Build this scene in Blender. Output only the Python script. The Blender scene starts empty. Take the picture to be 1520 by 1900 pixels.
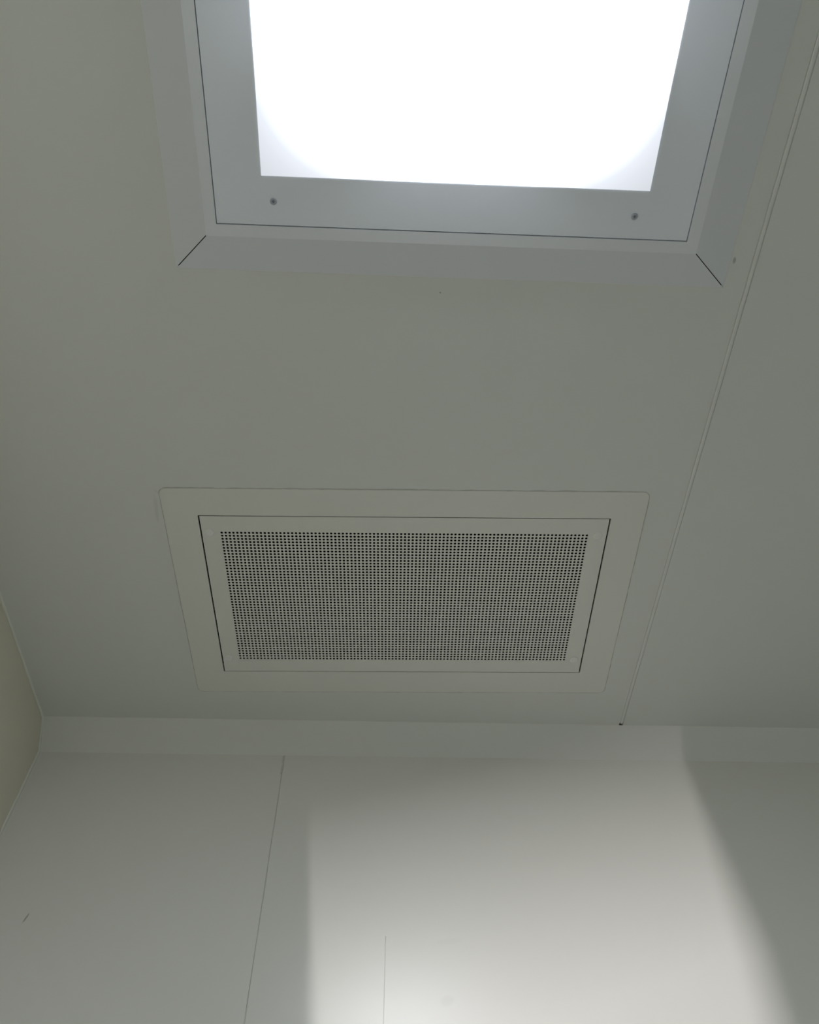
import bpy, math, random
from mathutils import Vector, Matrix

S = bpy.context.scene
C = S.collection
CAM_Z = 1.40                      # eye height above the floor
CEIL = 2.60                       # ceiling height
H = CEIL

# ------------------------------------------------------------------ camera
F_PX = 1412.25                    # focal length in pixels of the 1520x1900 frame
PITCH, ROLL, YAW = 0.97078, -0.02017, -0.05285
cp, sp = math.cos(PITCH), math.sin(PITCH)
fwd, up, rgt = Vector((0, cp, sp)), Vector((0, -sp, cp)), Vector((1, 0, 0))
cr, sr = math.cos(ROLL), math.sin(ROLL)
r2, u2 = cr*rgt + sr*up, -sr*rgt + cr*up
Z = Matrix.Rotation(YAW, 3, 'Z')
r2, u2, fwd = Z @ r2, Z @ u2, Z @ fwd
cam = bpy.data.cameras.new('camera')
cam.sensor_fit = 'HORIZONTAL'; cam.sensor_width = 36.0
cam.lens = F_PX/1520*36.0
cam.clip_start = 0.01
cam_o = bpy.data.objects.new('camera', cam); C.objects.link(cam_o)
M = Matrix((r2, u2, -fwd)).transposed().to_4x4()
M.translation = (0, 0, CAM_Z)
cam_o.matrix_world = M
S.camera = cam_o

# ------------------------------------------------------------------ colour management, world, light
vs = S.view_settings
vs.view_transform = 'Standard'; vs.look = 'None'; vs.gamma = 1.0; vs.use_curve_mapping = False
vs.exposure = 0.0
S.cycles.diffuse_bounces = 8
S.cycles.max_bounces = 12

W = bpy.data.worlds.new('world'); S.world = W; W.use_nodes = True
bg = W.node_tree.nodes['Background']
bg.inputs['Color'].default_value = (0.9, 0.95, 1.0, 1); bg.inputs['Strength'].default_value = 0.02

PANEL_STRENGTH = 20.0             # luminous ceiling panel
PANEL_COLOR = (0.885, 0.93, 1.0)
# unseen area light added to cast the bright wall patch through the front slot
SX, SY, SZ, SLEN, SWID, STILT = 0.30, -4.0, CAM_Z + 0.30, 0.58, 0.016, -0.080
L = bpy.data.lights.new('wall_patch_light', 'AREA'); L.shape = 'RECTANGLE'
L.size = SWID; L.size_y = SLEN; L.energy = 17.2; L.color = (1.0, 0.925, 0.955); L.spread = math.radians(60)
Lo = bpy.data.objects.new('wall_patch_light', L); C.objects.link(Lo)
ez = Vector((STILT, 0, 1)).normalized(); ed = Vector((0, 1, 0)); ex = ez.cross(-ed).normalized()
Lm = Matrix((ex, ez, -ed)).transposed().to_4x4(); Lm.translation = (SX, SY, SZ)
Lo.matrix_world = Lm


# ------------------------------------------------------------------ helpers
def paint(name, col, rough=0.45, spec=0.4, marks=(), emboss=0.0):
    """powder coat / panel paint; marks = shaped stains (cx,cy,cz, tangent, length, width, strength)"""
    m = bpy.data.materials.new(name); m.use_nodes = True
    nt = m.node_tree; b = nt.nodes['Principled BSDF']
    b.inputs['Base Color'].default_value = (*col, 1)
    b.inputs['Roughness'].default_value = rough
    b.inputs['Specular IOR Level'].default_value = spec
    tc = nt.nodes.new('ShaderNodeTexCoord')
    # slight large-scale unevenness of the paint film in its gloss
    n = nt.nodes.new('ShaderNodeTexNoise'); n.inputs['Scale'].default_value = 5.0; n.inputs['Detail'].default_value = 3
    nt.links.new(tc.outputs['Object'], n.inputs['Vector'])
    mr = nt.nodes.new('ShaderNodeMapRange')
    mr.inputs['To Min'].default_value = rough-0.03; mr.inputs['To Max'].default_value = rough+0.03
    nt.links.new(n.outputs['Fac'], mr.inputs['Value']); nt.links.new(mr.outputs['Result'], b.inputs['Roughness'])
    last = None
    for (c, t, ln, wd, st) in marks:
        t = Vector(t).normalized()
        sub = nt.nodes.new('ShaderNodeVectorMath'); sub.operation = 'SUBTRACT'
        nt.links.new(tc.outputs['Object'], sub.inputs[0]); sub.inputs[1].default_value = c
        dot = nt.nodes.new('ShaderNodeVectorMath'); dot.operation = 'DOT_PRODUCT'
        nt.links.new(sub.outputs[0], dot.inputs[0]); dot.inputs[1].default_value = t
        leng = nt.nodes.new('ShaderNodeVectorMath'); leng.operation = 'LENGTH'
        nt.links.new(sub.outputs[0], leng.inputs[0])
        def mth(op, a, b_=None):
            q = nt.nodes.new('ShaderNodeMath'); q.operation = op
            for i, v in enumerate((a, b_)):
                if v is None: continue
                if isinstance(v, (int, float)): q.inputs[i].default_value = v
                else: nt.links.new(v, q.inputs[i])
            return q.outputs[0]
        a = dot.outputs['Value']; l = leng.outputs['Value']
        a2 = mth('MULTIPLY', a, a); l2 = mth('MULTIPLY', l, l)
        p2 = mth('MAXIMUM', mth('SUBTRACT', l2, a2), 0.0)
        e = mth('ADD', mth('DIVIDE', a2, ln*ln/4), mth('DIVIDE', p2, wd*wd/4))
        k = nt.nodes.new('ShaderNodeMapRange'); k.interpolation_type = 'SMOOTHSTEP'
        k.inputs['From Min'].default_value = 1.0; k.inputs['From Max'].default_value = 0.15
        k.inputs['To Min'].default_value = 0.0; k.inputs['To Max'].default_value = st
        nt.links.new(e, k.inputs['Value'])
        last = k.outputs['Result'] if last is None else mth('MAXIMUM', last, k.outputs['Result'])
    if last is not None:
        mx = nt.nodes.new('ShaderNodeMix'); mx.data_type = 'RGBA'
        mx.inputs['A'].default_value = (*col, 1); mx.inputs['B'].default_value = (0.06, 0.06, 0.05, 1)
        nt.links.new(last, mx.inputs['Factor']); nt.links.new(mx.outputs['Result'], b.inputs['Base Color'])
    return m


def mesh_obj(name, verts, faces, mat, parent=None, smooth=False):
    me = bpy.data.meshes.new(name); me.from_pydata([tuple(v) for v in verts], [], faces)
    me.materials.append(mat); me.update()
    if smooth:
        me.polygons.foreach_set('use_smooth', [True]*len(me.polygons))
    o = bpy.data.objects.new(name, me); C.objects.link(o)
    if parent is not None:
        o.parent = parent
    return o


class MB:
    def __init__(self): self.v = []; self.f = []
    def add(self, vs_, fs):
        k = len(self.v); self.v += [tuple(p) for p in vs_]; self.f += [tuple(i+k for i in f) for f in fs]
    def box(self, x0, x1, y0, y1, z0, z1):
        self.add([(x0, y0, z0), (x1, y0, z0), (x1, y1, z0), (x0, y1, z0), (x0, y0, z1), (x1, y0, z1), (x1, y1, z1), (x0, y1, z1)],
                 [(0, 3, 2, 1), (4, 5, 6, 7), (0, 1, 5, 4), (1, 2, 6, 5), (2, 3, 7, 6), (3, 0, 4, 7)])
    def ring(self, outer, inner, z0, z1, bevel=0.0):
        """flat ring between two loops of equal length, underside at z0, top at z1; outer lower edge eased by bevel"""
        n = len(outer)
        cx = sum(p[0] for p in outer)/n; cy = sum(p[1] for p in outer)/n
        if bevel:
            def inset(p):
                return (p[0]-math.copysign(bevel, p[0]-cx), p[1]-math.copysign(bevel, p[1]-cy))
            lo = [inset(p) for p in outer]
        else:
            lo = outer
        loops = [[(p[0], p[1], z1) for p in inner], [(p[0], p[1], z0) for p in inner],
                 [(p[0], p[1], z0) for p in lo]]
        if bevel: loops.append([(p[0], p[1], z0+bevel) for p in outer])
        loops.append([(p[0], p[1], z1) for p in outer])
        m = len(loops); vs_ = [p for l in loops for p in l]; fs = []
        for k in range(m):
            for i in range(n):
                j = (i+1) % n; k2 = (k+1) % m
                fs.append((k*n+i, k*n+j, k2*n+j, k2*n+i))
        self.add(vs_, fs)
    def tube(self, pts, r, n=8, closed=False, jitter=0.0, rng=None):
        P = [Vector(p) for p in pts]; m = len(P); vs_ = []; fs = []
        for i, p in enumerate(P):
            a = P[(i-1) % m] if (closed or i > 0) else p
            b = P[(i+1) % m] if (closed or i < m-1) else p
            t = (b-a).normalized()
            u = t.cross(Vector((0.31, 0.17, 0.93))).normalized(); w = t.cross(u)
            rr = r*(1+(rng.uniform(-jitter, jitter) if rng else 0))
            for k in range(n):
                an = 2*math.pi*k/n
                vs_.append(p+u*math.cos(an)*rr+w*math.sin(an)*rr)
        for i in range(m if closed else m-1):
            i2 = (i+1) % m
            for k in range(n):
                k2 = (k+1) % n
                fs.append((i*n+k, i*n+k2, i2*n+k2, i2*n+k))
        if not closed:
            fs.append(tuple(range(n))[::-1]); fs.append(tuple((m-1)*n+k for k in range(n)))
        self.add(vs_, fs)
    def lathe(self, c, prof, n=32):
        """profile (r,z) round a vertical axis through c"""
        vs_ = []; fs = []
        for (r, z) in prof:
            for k in range(n):
                a = 2*math.pi*k/n
                vs_.append((c[0]+r*math.cos(a), c[1]+r*math.sin(a), c[2]+z))
        for i in range(len(prof)-1):
            for k in range(n):
                k2 = (k+1) % n
                fs.append((i*n+k, i*n+k2, (i+1)*n+k2, (i+1)*n+k))
        fs.append(tuple(range(n))[::-1]); fs.append(tuple((len(prof)-1)*n+k for k in range(n)))
        self.add(vs_, fs)
    def build(self, name, mat, parent=None, smooth=False):
        return mesh_obj(name, self.v, self.f, mat, parent, smooth)


def rrect(w, h, r, n=8, cx=0, cy=0):
    """rounded rectangle loop, counter-clockwise"""
    out = []
    for (sx, sy, a0) in ((1, -1, -90), (1, 1, 0), (-1, 1, 90), (-1, -1, 180)):
        for k in range(n+1):
            a = math.radians(a0+90*k/n)
            out.append((cx+sx*(w/2-r)+r*math.cos(a), cy+sy*(h/2-r)+r*math.sin(a)))
    return out


def struct(o):
    o['kind'] = 'structure'; return o


def empty(name, loc, rz, label, cat):
    o = bpy.data.objects.new(name, None); C.objects.link(o)
    o.location = loc; o.rotation_euler = (0, 0, rz); o.empty_display_size = 0.1
    o['label'] = label; o['category'] = cat
    return o


# ------------------------------------------------------------------ measured layout
XL, D = -0.78834, 1.47443         # left wall, back wall
XR, Y0 = 1.75, -1.20              # right wall and front wall (outside the picture)
COVE = 0.0545
XS, XW = 0.56724, -0.22434        # ceiling joint, back wall joint

ceil_marks = [((0.5347, 0.3284, H), (0.1, 1, 0), 0.013, 0.006, 0.45),
              ((0.077, 0.3945, H), (1, 0, 0), 0.004, 0.003, 0.5),
              ((0.463, 0.1138, H), (1, 0, 0), 0.004, 0.003, 0.5),
              ((-0.437, 0.826, H), (-0.05, 1, 0), 0.075, 0.010, 0.08),
              ((-0.425, 0.792, H), (1, 0.9, 0), 0.035, 0.006, 0.08)]
wall_marks = [((-0.6655, D, CAM_Z+0.7645), (0.30, 0, 1), 0.024, 0.0042, 0.55),
              ((-0.6642, D, CAM_Z+0.7675), (0.24, 0, 1), 0.008, 0.0045, 0.35),
              ((0.1275, D, CAM_Z+0.624), (1, 0, 0.2), 0.032, 0.022, 0.05),
              ((0.135, D, CAM_Z+0.726), (1, 0, 0.1), 0.06, 0.012, 0.03)]
m_ceil = paint('ceiling_panel_paint', (0.745, 0.767, 0.732), 0.5, 0.35, ceil_marks)
m_wall = paint('wall_panel_paint', (0.72, 0.725, 0.68), 0.30, 0.6, wall_marks)
m_left = paint('cream_wall_paint', (0.70, 0.665, 0.56), 0.5, 0.4)
m_cove = paint('cove_paint', (0.76, 0.775, 0.74), 0.45, 0.4)
m_joint = paint('joint_strip_plastic', (0.78, 0.80, 0.765), 0.4, 0.4)
m_caulk = paint('caulk', (0.76, 0.77, 0.70), 0.5, 0.4)
m_greycaulk = paint('dusty_caulk', (0.63, 0.64, 0.60), 0.6, 0.3)
m_sealant = paint('grey_sealant', (0.52, 0.53, 0.49), 0.6, 0.3)
m_gap = paint('joint_shadow_gap', (0.03, 0.03, 0.03), 0.8, 0.1)
m_socket = paint('screw_socket', (0.25, 0.26, 0.30), 0.5, 0.4)
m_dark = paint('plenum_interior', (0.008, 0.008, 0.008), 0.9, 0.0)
m_floor = paint('vinyl_floor', (0.45, 0.46, 0.44), 0.4, 0.4)
m_vent = paint('vent_powder_coat', (0.78, 0.785, 0.735), 0.45, 0.4)
m_cap = paint('white_cap_plastic', (0.82, 0.835, 0.80), 0.5, 0.3)
m_lightframe = paint('lamp_frame_coat_glare_tint', (0.86, 0.91, 0.99), 0.4, 0.4)  # white coat, lightened and tinted blue to imitate lens glare
m_rim = paint('lamp_rim_coat_glare_tint', (0.80, 0.83, 0.87), 0.42, 0.4)  # bluish lens glare of the lamp mixed into the rim colour
m_trim = paint('lamp_trim_paint_glare_tint', (0.735, 0.765, 0.80), 0.42, 0.4)  # trim paint with the lamp's blue glare put into its colour
m_steel = paint('screw_steel', (0.46, 0.49, 0.56), 0.4, 0.5)
m_steel.node_tree.nodes['Principled BSDF'].inputs['Metallic'].default_value = 0.4


def luminous():
    """opal diffuser: LEDs leave its corners a little dimmer"""
    m = bpy.data.materials.new('opal_diffuser'); m.use_nodes = True
    nt = m.node_tree; nt.nodes.clear()
    out = nt.nodes.new('ShaderNodeOutputMaterial'); em = nt.nodes.new('ShaderNodeEmission')
    em.inputs['Color'].default_value = (*PANEL_COLOR, 1)
    tc = nt.nodes.new('ShaderNodeTexCoord'); sep = nt.nodes.new('ShaderNodeSeparateXYZ')
    nt.links.new(tc.outputs['Object'], sep.inputs[0])
    def mth(op, a, b=None):
        q = nt.nodes.new('ShaderNodeMath'); q.operation = op
        for i, v in enumerate((a, b)):
            if v is None: continue
            if isinstance(v, (int, float)): q.inputs[i].default_value = v
            else: nt.links.new(v, q.inputs[i])
        return q.outputs[0]
    def axis(s): return mth('POWER', mth('MULTIPLY', mth('ABSOLUTE', s), 1/(DW/2)), 3.0)
    e = mth('ADD', axis(sep.outputs['X']), axis(sep.outputs['Y']))
    r = nt.nodes.new('ShaderNodeValToRGB')
    el = r.color_ramp.elements
    stops = [(0.0, PANEL_STRENGTH), (0.22, PANEL_STRENGTH*0.8), (0.42, 10.0), (0.50, 4.0), (0.56, 1.5), (0.60, 1.15), (0.66, 0.98), (0.76, 0.89), (0.95, 0.79)]
    for k, (p, g) in enumerate(stops):
        e_ = el[k] if k < 1 else el[-1] if k == len(stops)-1 else el.new(p)
        e_.position = p; g /= PANEL_STRENGTH; e_.color = (g, g, g, 1)
    nt.links.new(mth('MULTIPLY', e, 0.5), r.inputs['Fac'])
    nt.links.new(mth('MULTIPLY', r.outputs['Color'], PANEL_STRENGTH), em.inputs['Strength'])
    nt.links.new(em.outputs[0], out.inputs['Surface'])
    return m


# ------------------------------------------------------------------ room shell
T = 0.06
b = MB(); b.box(XL-T, XR+T, Y0-T, D+T, -T, 0); struct(b.build('floor', m_floor))

# vent opening and lamp opening in the ceiling slab
VC, VT = (0.0398, 1.04078), -0.01846
VIW, VIH, VOW, VOH, VOY = 0.79031, 0.41881, 0.92245, 0.54581, 0.00226
vx0, vx1, vy0, vy1 = VC[0]-0.425, VC[0]+0.425, VC[1]-0.235, VC[1]+0.235
G = 0.0046                         # half width of the joint between the two ceiling panels
b = MB()
b.box(XL-T, vx0, Y0-T, D+T, H, H+0.04)
b.box(vx1, XS-G, Y0-T, D+T, H, H+0.04)
b.box(vx0, vx1, Y0-T, vy0, H, H+0.04)
b.box(vx0, vx1, vy1, D+T, H, H+0.04)
b.box(XS+G, XR+T, Y0-T, D+T, H, H+0.04)
struct(b.build('ceiling', m_ceil))

# joint cover strip between the ceiling panels (T profile, thin grooves either side)
b = MB()
yj = D-COVE-0.008
b.add([(XS-G, Y0, H+0.0016), (XS-0.0031, Y0, H+0.0016), (XS-0.0027, Y0, H-0.0002), (XS-0.0018, Y0, H-0.0009),
       (XS+0.0018, Y0, H-0.0009), (XS+0.0027, Y0, H-0.0002), (XS+0.0031, Y0, H+0.0016), (XS+G, Y0, H+0.0016),
       (XS+G, Y0, H+0.03), (XS-G, Y0, H+0.03)] +
      [(XS-G, yj, H+0.0016), (XS-0.0031, yj, H+0.0016), (XS-0.0027, yj, H-0.0002), (XS-0.0018, yj, H-0.0009),
       (XS+0.0018, yj, H-0.0009), (XS+0.0027, yj, H-0.0002), (XS+0.0031, yj, H+0.0016), (XS+G, yj, H+0.0016),
       (XS+G, yj, H+0.03), (XS-G, yj, H+0.03)],
      [(i, (i+1) % 10, 10+(i+1) % 10, 10+i) for i in range(10)] + [tuple(range(10))[::-1], tuple(range(10, 20))])
struct(b.build('trim_1', m_joint))

# walls
b = MB()
J = 0.0011
b.box(XL-T, XW-J, D, D+T, 0, H); b.box(XW+J, XR+T, D, D+T, 0, H); b.box(XW-J, XW+J, D+0.0012, D+T, 0, H)
struct(b.build('wall_back', m_wall))
b = MB(); b.box(XL-T, XL, Y0, D, 0, H); struct(b.build('wall_left', m_left))
b = MB(); b.box(XR, XR+T, Y0, D, 0, H); struct(b.build('wall_right', m_wall))


# front wall behind the viewer, slanted slot added to shape the light patch
def slot(xw, zw, s=0.0):
    """where the line from the added patch light (at height s from its middle) to a back wall point crosses the front wall"""
    k = (Y0-SY)/(D-SY)
    return (SX+STILT*s+(xw-SX-STILT*s)*k, SZ+s+(zw-SZ-s)*k)


kf = (Y0-SY)/(D-SY)
LINTEL, LSLOPE = CAM_Z+0.595, 0.28
xl_top, z_tl = slot(-0.197, CAM_Z+1.15, 0.0)
xl_bot, z_bl = slot(-0.197+0.152*1.15, CAM_Z+0.0, 0.0)



def xleft(z): return xl_bot+(xl_top-xl_bot)*(z-z_bl)/(z_tl-z_bl)


(xr_a, zr_a), (xr_b, zr_b) = slot(0.748, CAM_Z+1.13), slot(0.706, CAM_Z+0.59)


def xright(z): return xr_b+(xr_a-xr_b)*(z-zr_b)/(zr_a-zr_b)


zt = lambda x: LINTEL+LSLOPE*(x-0.30)
za = zt(xleft(LINTEL)); xa = xleft(za); zb = zt(xright(LINTEL)); z_s = 1.0
P = [(XL, 0), (XR, 0), (XR, H), (XL, H), (xleft(z_s), z_s), (xright(z_s), z_s), (xright(zb), zb), (xa, za)]
vs_ = [(x, Y0, z) for x, z in P]+[(x, Y0-0.004, z) for x, z in P]
fs = []
for i in range(4):
    j = (i+1) % 4
    fs += [(i, j, 4+j, 4+i), (8+i, 8+4+i, 8+4+j, 8+j), (4+i, 4+j, 12+j, 12+i)]
struct(mesh_obj('wall_front', vs_, fs, m_wall))

# 45 degree cove strip between ceiling and back wall
b = MB(); e = 0.0016
prof = [(D-COVE-e, H), (D-COVE-e*0.2, H-e), (D-e, H-COVE+e*0.2), (D, H-COVE-e), (D, H)]
n = len(prof)
b.add([(XL, y, z) for y, z in prof]+[(XR, y, z) for y, z in prof],
      [(i, (i+1) % n, n+(i+1) % n, n+i) for i in range(n)]+[tuple(range(n))[::-1], tuple(range(n, 2*n))])
struct(b.build('trim_2', m_cove))

# caulk beads in the left corner: along the ceiling, down the cove, down the back corner
b = MB()
b.tube([(XL+0.001, Y0, H-0.001), (XL+0.001, 0.0, H-0.001), (XL+0.001, D-COVE-0.001, H-0.001),
        (XL+0.0012, D-0.001, H-COVE-0.001), (XL+0.001, D-0.001, 0.0)], 0.0032, 8)
struct(b.build('trim_3', m_caulk, smooth=True))

# caulk smear in the wall joint below the cove
rng = random.Random(4)
b = MB()
b.tube([(XW-0.0006-0.004*(1-i/13)*0 + rng.uniform(-.0006, .0006), D+0.0006, H-COVE-0.003-0.05*i/13) for i in range(14)], 0.0022, 8, jitter=0.35, rng=rng)
b.tube([(XW+rng.uniform(-.0004, .0004), D+0.0009, H-COVE-0.05-2.4*i/60) for i in range(61)], 0.0013, 6, jitter=0.2, rng=rng)
struct(b.build('trim_4', m_greycaulk, smooth=True))

# faint hairline joint in the bright wall panel
b = MB()
pts = [(0.0166-0.0034*i/12-(0.0012 if i > 7 else 0), D+0.0001, CAM_Z+0.735-0.30*i/12) for i in range(13)]
b.tube(pts, 0.0007, 6)
struct(b.build('trim_5', m_wall, smooth=True))

# ------------------------------------------------------------------ ceiling light
LP = 0.012
KP = (1.2-LP)/(1.2-0.030)
DW, DY, GW, GY, LW, LY = [KP*q for q in (0.56104, 0.22484, 0.70231, 0.2934, 0.73888, 0.3115)]
TW, TY = 0.86453, 0.36934
LSH, TSH, GSH = 0.00107, 0.00456, 0.00046
LCX, LT = 0.0922, 0.00332
light = empty('ceiling_light', (LCX, 0, H), LT,
              'square bright ceiling light in a wide screwed white frame with sloped mitred trim', 'light')
z0 = -LP


m_white_caulk = paint('white_caulk', (0.78, 0.80, 0.80), 0.45, 0.4)


def span(w, yfar, sh):            # square: x0, x1, y0, y1
    return (-w/2+sh, w/2+sh, yfar-w, yfar)


t_ = span(TW, TY, TSH); l_ = span(LW, LY, LSH); g_ = span(GW, GY, GSH); d_ = span(DW, DY, 0)


def corners(s): return [(s[0], s[2]), (s[1], s[2]), (s[1], s[3]), (s[0], s[3])]


to, ti = corners(t_), corners(l_)
for i in range(4):                # four sloped trim strips, open mitres between them
    j = (i+1) % 4
    A, B, a, bb = Vector(to[i]), Vector(to[j]), Vector(ti[i]), Vector(ti[j])
    gap = 0.0010
    u = (B-A).normalized()
    A2, B2, a2, b2 = A+u*gap, B-u*gap, a+u*gap, bb-u*gap
    mb = MB()
    th = 0.004
    v8 = [(A2.x, A2.y, -0.0014), (B2.x, B2.y, -0.0014), (b2.x, b2.y, z0), (a2.x, a2.y, z0),
          (A2.x, A2.y, 0), (B2.x, B2.y, 0), (b2.x, b2.y, z0+th), (a2.x, a2.y, z0+th)]
    mb.add(v8, [(0, 1, 2, 3), (7, 6, 5, 4), (0, 4, 5, 1), (1, 5, 6, 2), (2, 6, 7, 3), (3, 7, 4, 0)])
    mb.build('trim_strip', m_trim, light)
mb = MB()                          # fine caulk line round the trim
rg = random.Random(3); cl = []
for i in range(4):
    p, q = Vector(to[i]), Vector(to[(i+1) % 4])
    for k in range(40):
        r_ = p.lerp(q, k/40); cl.append((r_.x, r_.y, 0.0003))
mb.tube(cl, 0.0012, 6, True, 0.25, rg)
mb.build('sealant', m_white_caulk, light, smooth=True)
mb = MB()                          # dark core seen only through the mitre gaps
off = 0.0022
core_o = corners((t_[0]+.003, t_[1]-.003, t_[2]+.003, t_[3]-.003)); core_i = corners((l_[0]+.001, l_[1]-.001, l_[2]+.001, l_[3]-.001))
mb.add([(p[0], p[1], 0.0) for p in core_o]+[(p[0], p[1], z0+0.003) for p in core_i],
       [(i, (i+1) % 4, 4+(i+1) % 4, 4+i) for i in range(4)])
mb.build('housing', m_gap, light)
mb = MB(); gg = 0.0008
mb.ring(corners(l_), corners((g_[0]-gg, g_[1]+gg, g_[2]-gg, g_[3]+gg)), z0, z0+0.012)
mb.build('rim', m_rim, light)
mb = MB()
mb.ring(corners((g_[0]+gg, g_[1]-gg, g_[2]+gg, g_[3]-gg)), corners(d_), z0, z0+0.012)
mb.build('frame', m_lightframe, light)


def loc2(x, y, org, a):
    dx, dy = x-org[0], y-org[1]
    return (dx*math.cos(a)+dy*math.sin(a), -dx*math.sin(a)+dy*math.cos(a))


ycl = (g_[2]+g_[3])/2
sc = [loc2(-0.1752*KP, 0.2583*KP, (LCX, 0), LT), loc2(0.3552*KP, 0.2615*KP, (LCX, 0), LT)]
sc += [(sc[0][0], 2*ycl-sc[0][1]), (sc[1][0], 2*ycl-sc[1][1])]
for k, (x, y) in enumerate(sc):
    mb = MB()
    mb.lathe((x, y, z0), [(0.0052, 0.001), (0.0052, -0.0004), (0.0043, -0.0013), (0.0024, -0.0016), (0.0020, -0.0016), (0.0018, 0.0004)], 24)
    s_ = mb.build('screw', m_steel, light)
    mb = MB(); mb.lathe((x, y, z0), [(0.0019, 0.0005), (0.0019, -0.0012)], 6); mb.build('socket', m_socket, s_)
# opal lens, bulge added so its glow on the frame imitates glare
N = 24; mb = MB(); V = []; Fc = []
cx, cy = (d_[0]+d_[1])/2, (d_[2]+d_[3])/2
for iy in range(N+1):
    for ix in range(N+1):
        u, w = -1+2*ix/N, -1+2*iy/N
        bulge = (1-u**4)*(1-w**4)
        V.append((u*(DW/2-0.0002), w*(DW/2-0.0002), -0.0012-0.030*bulge))
for iy in range(N):
    for ix in range(N):
        a = iy*(N+1)+ix
        Fc.append((a, a+N+1, a+N+2, a+1))
rim_ = [ix for ix in range(N+1)]+[iy*(N+1)+N for iy in range(1, N+1)]+[N*(N+1)+ix for ix in range(N-1, -1, -1)]+[iy*(N+1) for iy in range(N-1, 0, -1)]
k0 = len(V); V += [(V[i][0], V[i][1], 0.004) for i in rim_]
for i in range(len(rim_)):
    j = (i+1) % len(rim_)
    Fc.append((rim_[i], rim_[j], k0+j, k0+i))
Fc.append(tuple(range(k0, k0+len(rim_))))
dif = mesh_obj('diffuser', V, Fc, luminous(), light)
dif.location = (cx, cy, z0); dif['label'] = 'glowing white diffuser panel'

# ------------------------------------------------------------------ ceiling vent
vent = empty('ceiling_vent', (VC[0], VC[1], H), VT,
             'rectangular off-white ceiling vent with finely perforated panel and wide flat flange', 'vent')
zb_ = -0.0016
gx, gy_ = 0.0015, 0.0008
mb = MB()
mb.ring(rrect(VOW, VOH, 0.013, 8, 0, VOY), rrect(VIW+2*gx, VIH+2*gy_, 0.0006, 8), zb_, 0.003, 0.0007)
mb.build('flange', m_vent, vent)

# perforated panel: 95 x 47 round holes
NX, NY = 95, 47
PX_, PY_ = 0.711/94, 0.3393/46
RH, NS, DEP = 0.00252, 12, 0.0008
pw, ph = VIW/2-gx, VIH/2-gy_
V = []; Fc = []
ax, ay = NX*PX_/2, NY*PY_/2
sq = []
for k in range(NS):                # square perimeter points, three per side, matched to the hole's twelve
    a = 2*math.pi*(k+0.5)/NS - math.pi/4*0
    c_, s_ = math.cos(a), math.sin(a)
    q = 1/max(abs(c_), abs(s_)); x, y = c_*q, s_*q
    sq.append([x, y])
angs = []
for side in range(4):
    for j in range(3):
        t = -1+2*j/3
        sq_pt = [(1, t), (-t, 1), (-1, -t), (t, -1)][side]
        angs.append((sq_pt, math.atan2(sq_pt[1], sq_pt[0])))
for iy in range(NY):
    for ix in range(NX):
        cx, cy = (ix-(NX-1)/2)*PX_, (iy-(NY-1)/2)*PY_
        k = len(V)
        for (p, a) in angs: V.append((cx+p[0]*PX_/2, cy+p[1]*PY_/2, zb_))
        for (p, a) in angs: V.append((cx+RH*math.cos(a), cy+RH*math.sin(a), zb_))
        for (p, a) in angs: V.append((cx+RH*math.cos(a), cy+RH*math.sin(a), zb_+DEP))
        for j in range(NS):
            j2 = (j+1) % NS
            Fc.append((k+j, k+NS+j, k+NS+j2, k+j2))
            Fc.append((k+NS+j, k+2*NS+j, k+2*NS+j2, k+NS+j2))
mb = MB(); mb.v = V; mb.f = Fc
mb.ring([(-pw, -ph), (pw, -ph), (pw, ph), (-pw, ph)], [(-ax, -ay), (ax, -ay), (ax, ay), (-ax, ay)], zb_, zb_+DEP)
pan = mb.build('perforated_panel', m_vent, vent)
for (x, y) in ((-0.3793, -0.1698), (0.377, -0.1698), (0.3783, 0.1702), (-0.3814, 0.170)):
    mb = MB()
    mb.lathe((x, y, zb_), [(0.0093, 0.0004), (0.0093, -0.0004), (0.0086, -0.0009), (0.0060, -0.0013), (0.0020, -0.0015)], 28)
    mb.build('screw_cap', m_cap, pan, smooth=True)
# dark duct box above
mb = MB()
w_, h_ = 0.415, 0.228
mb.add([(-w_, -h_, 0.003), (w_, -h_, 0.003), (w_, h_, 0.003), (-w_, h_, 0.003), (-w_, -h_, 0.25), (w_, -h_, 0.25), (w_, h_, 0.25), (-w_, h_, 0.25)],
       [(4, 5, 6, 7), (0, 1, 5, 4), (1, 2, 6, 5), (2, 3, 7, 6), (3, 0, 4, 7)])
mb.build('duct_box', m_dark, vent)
# thin uneven sealant round the flange
rng = random.Random(11)
loop = rrect(VOW+0.001, VOH+0.001, 0.0135, 6, 0, VOY); dense = []
for i in range(len(loop)):
    p, q = Vector(loop[i]), Vector(loop[(i+1) % len(loop)])
    m_ = max(1, int((q-p).length/0.012))
    for k in range(m_):
        r_ = p.lerp(q, k/m_); dense.append((r_.x+rng.uniform(-.0004, .0004), r_.y+rng.uniform(-.0004, .0004), -0.0002))
mb = MB(); mb.tube(dense, 0.0009, 6, True, 0.45, rng)
mb.build('sealant', m_sealant, vent, smooth=True)
